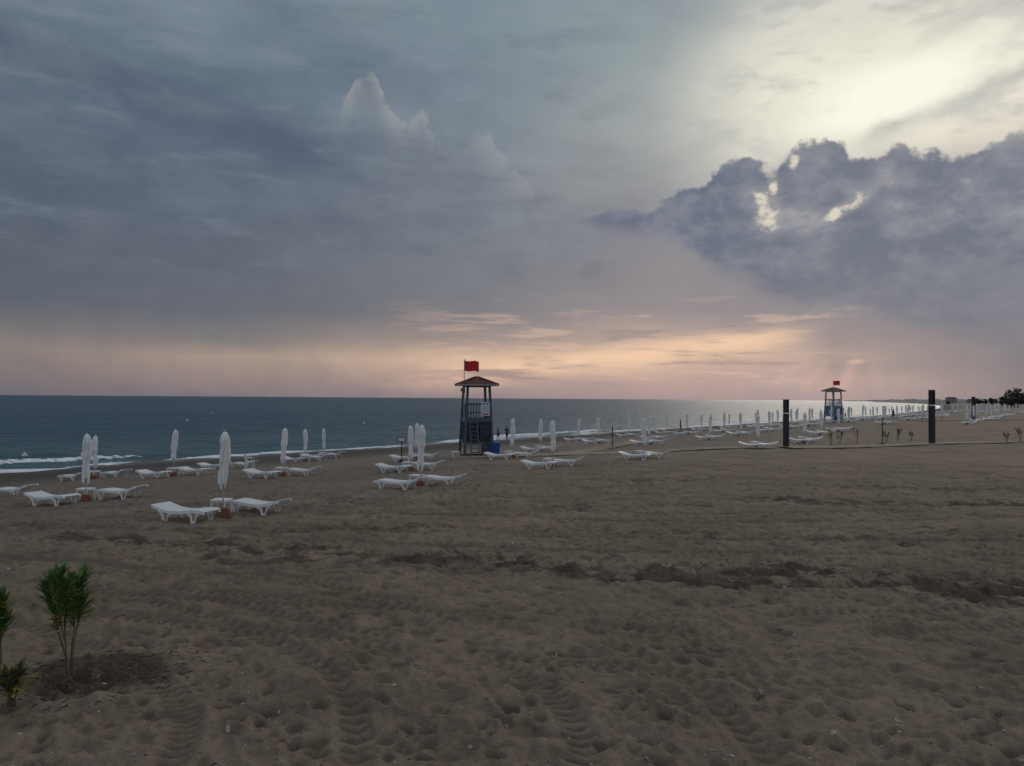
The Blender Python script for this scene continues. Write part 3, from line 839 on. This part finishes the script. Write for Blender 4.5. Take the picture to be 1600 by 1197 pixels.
sky = mix(M('EXPONENT', dg*dg*-3.0)*sst(az, 22.5, 26)*.65, sky, lin((152, 155, 159)))
dg = el-21.4-(az-26.0)*.42+(nF-.5)*2.4
sky = mix(M('EXPONENT', dg*dg*-2.0)*sst(az, 25, 29)*.4, sky, lin((166, 168, 168)))
g = blob(25.8, 19.5, 5.5, 1.8, .2)*sst(nM+(nF-.5)*.4, .22, .5)
sky = mix(M('MULTIPLY', g, 1.5, clamp=True), sky, lin((255, 254, 236)))
# peach streaks near the horizon
dse = el-2.4-(az-2.0)*.115+(nM-.5)*1.2
stk = M('EXPONENT', dse*dse*-1.4)*sst(az, -11, 1)*sst(az, 23, 16)
sky = mix(stk*sst(nS, .36, .56)*.92, sky, lin((248, 206, 170)))
low = sst(el, .6, 2)*sst(el, 8.5, 5)*sst(az, -12, 0)*sst(az, 30, 20)
sky = mix(low*sst(nS, .54, .64)*.4, sky, lin((230, 192, 168)))
sky = mix(low*sst(nS, .46, .36)*.38, sky, lin((124, 115, 122)))
# rain shafts left
rs_ = noise(vmap(D, (0, 0, 0), (0, 0, 0), (22, 22, 1.6)), 1, 2, .5)
sky = mix(sst(rs_, .42, .72)*sst(el, 8, 4)*sst(el, 0, 2)*sst(az, -6, -18)*.14, sky, lin((88, 90, 102)))
# big dark cumulus on the right
T = edge([(1.5, 12.3), (4, 12.9), (7, 13.5), (11.5, 13.8), (12.8, 14.3), (13.7, 15.6), (15.9, 16.5), (17.2, 15.9), (18.4, 15.7), (19.2, 16.6), (20.1, 17.3), (22.5, 17.1), (23.5, 16.2), (26, 16.6), (27.4, 15.4), (28.6, 15.7), (29.6, 15.3), (31.4, 16.0), (33, 16.3), (45, 15), (60, 10), (79, 6)])
Bt = edge([(1.5, 12.3), (4, 12.2), (7, 11.9), (11.5, 11.0), (13.7, 9.4), (16, 8.0), (18, 7.0), (22, 5.8), (33, 3.6), (60, 2), (79, 2)])
gr = sst(az, 6, 14, .3, 1.0)
rag = ((nF-.5)*4.6+(nM-.5)*1.2)*gr
dT = T+rag-el; dB = el-Bt+((nF-.5)*2.5+(nM-.5)*4.0)*gr
mk = sst(dT, 0.0, .45)*sst(dB, -.5, 1.2)*sst(az, 1.0, 4.5)
mk = mk*sst(az, 4, 13, .75, 1.0)
vb = noise(vmap(D, (2, 7, 1), (0, 0, 0), (1, 1, 1.7)), 15, 7, .60, 0.0)
vc = noise(vmap(D, (1, 4, 9), (0, 0, 0), (1, 1, 1.3)), 36, 5, .58, 0.0)
cc = mix(sst(vb, .38, .64), lin((84, 97, 120)), lin((122, 127, 141)))
cc = mix(sst(vc, .50, .68)*.35, cc, lin((138, 141, 150)))
cc = mix(sst(el, 12, 6)*.6, cc, lin((106, 109, 124)))
cc = mix(sst(dT, .7, .02)*.6*sst(az, 13, 20), cc, lin((210, 203, 190)))
cc = mix(sst(vb, .57, .68)*sst(el, 9, 13)*.55, cc, lin((166, 165, 164)))
sky = mix(mk*.97, sky, cc)
# small ragged breaks where the bright veil shows through
h1 = blob(18.0, 12.9, .9, 1.6, -.5); h2 = blob(23.3, 12.9, 1.5, .5, .5); h3 = blob(18.3, 14.6, .4, 1.1); h4 = blob(19.6, 16.0, .5, .6)
hm2 = M('MAXIMUM', M('MAXIMUM', h1, h2), M('MAXIMUM', h3*.85, h4*.7))
hh = sst(hm2+(vc-.5)*3.2+(nF-.5)*2.4, .50, 1.05)*sst(hm2, .12, .45)
sky = mix(sst(hm2, .10, .6)*.40, sky, lin((158, 157, 157)))
sky = mix(hh*.82, sky, lin((230, 220, 200)))
# small dark wisps
sky = mix(sst(blob(5.8, 9.3, 1.3, .8, .3)+(nF-.5)*1.0, .35, .9)*.35, sky, lin((100, 104, 120)))
# dark mass low on the right + faint shafts
rm = sst(az, 19, 23)*sst(el+(nM-.5)*3.0, 5.6, 4.2)*sst(el, .8, 2.6)
sky = mix(rm*.5, sky, lin((116, 112, 125)))
for a0, k_, st_ in ((23.2, .35, .28), (21.3, .75, .18), (19.6, 1.1, .12), (24.8, -.1, .12)):
    ds = (az-a0)-(el-2.0)*k_
    sky = mix(M('EXPONENT', ds*ds*-7.0)*sst(el, 3.4, 2.0)*sst(el, .2, 1.4)*st_, sky, lin((232, 182, 168)))
bl = blob(23.6, 2.6, .9, .22)
sky = mix(sst(bl+(nF-.5)*1.2, .4, .9)*sst(bl, .1, .3)*.5, sky, lin((228, 184, 170)))
sky = mix(.09, sky, mix(nF, lin((60, 70, 90)), lin((190, 190, 190))))
# Nishita clear sky behind the cloud deck
ns = nt.nodes.new('ShaderNodeTexSky'); ns.sky_type = 'NISHITA'; ns.sun_disc = False
ns.sun_elevation = math.radians(19.5); ns.sun_rotation = math.radians(26)
nis = mix(1.0, S(ns.outputs[0]), (.06, .06, .06, 1), 'MULTIPLY')
sky = mix(.97, nis, sky)
sky = mix(sst(el, 0, -2), sky, lin((80, 84, 92)))
put(bg.inputs[0], sky); bg.inputs[1].default_value = 1.0

# ------------------------------------------------------------ sun (veiled by cloud) & camera
L = bpy.data.lights.new('sun', 'SUN'); L.energy = .5; L.angle = math.radians(28); L.color = (1, .89, .77)
so = bpy.data.objects.new('sun', L); scene.collection.objects.link(so)
a, e = math.radians(26), math.radians(19.5)
so.rotation_euler = Vector((math.sin(a)*math.cos(e), math.cos(a)*math.cos(e), math.sin(e))).to_track_quat('Z', 'Y').to_euler()
cd = bpy.data.cameras.new('camera'); cam = bpy.data.objects.new('camera', cd); scene.collection.objects.link(cam)
cd.sensor_width = 36; cd.lens = 36*1230/1600; cd.clip_end = 100000; cd.clip_start = .1
cam.matrix_world = Matrix.Translation((0, 0, 3.4)) @ Matrix.Rotation(math.radians(91.12), 4, 'X') @ Matrix.Rotation(math.radians(.39), 4, 'Z')
scene.camera = cam
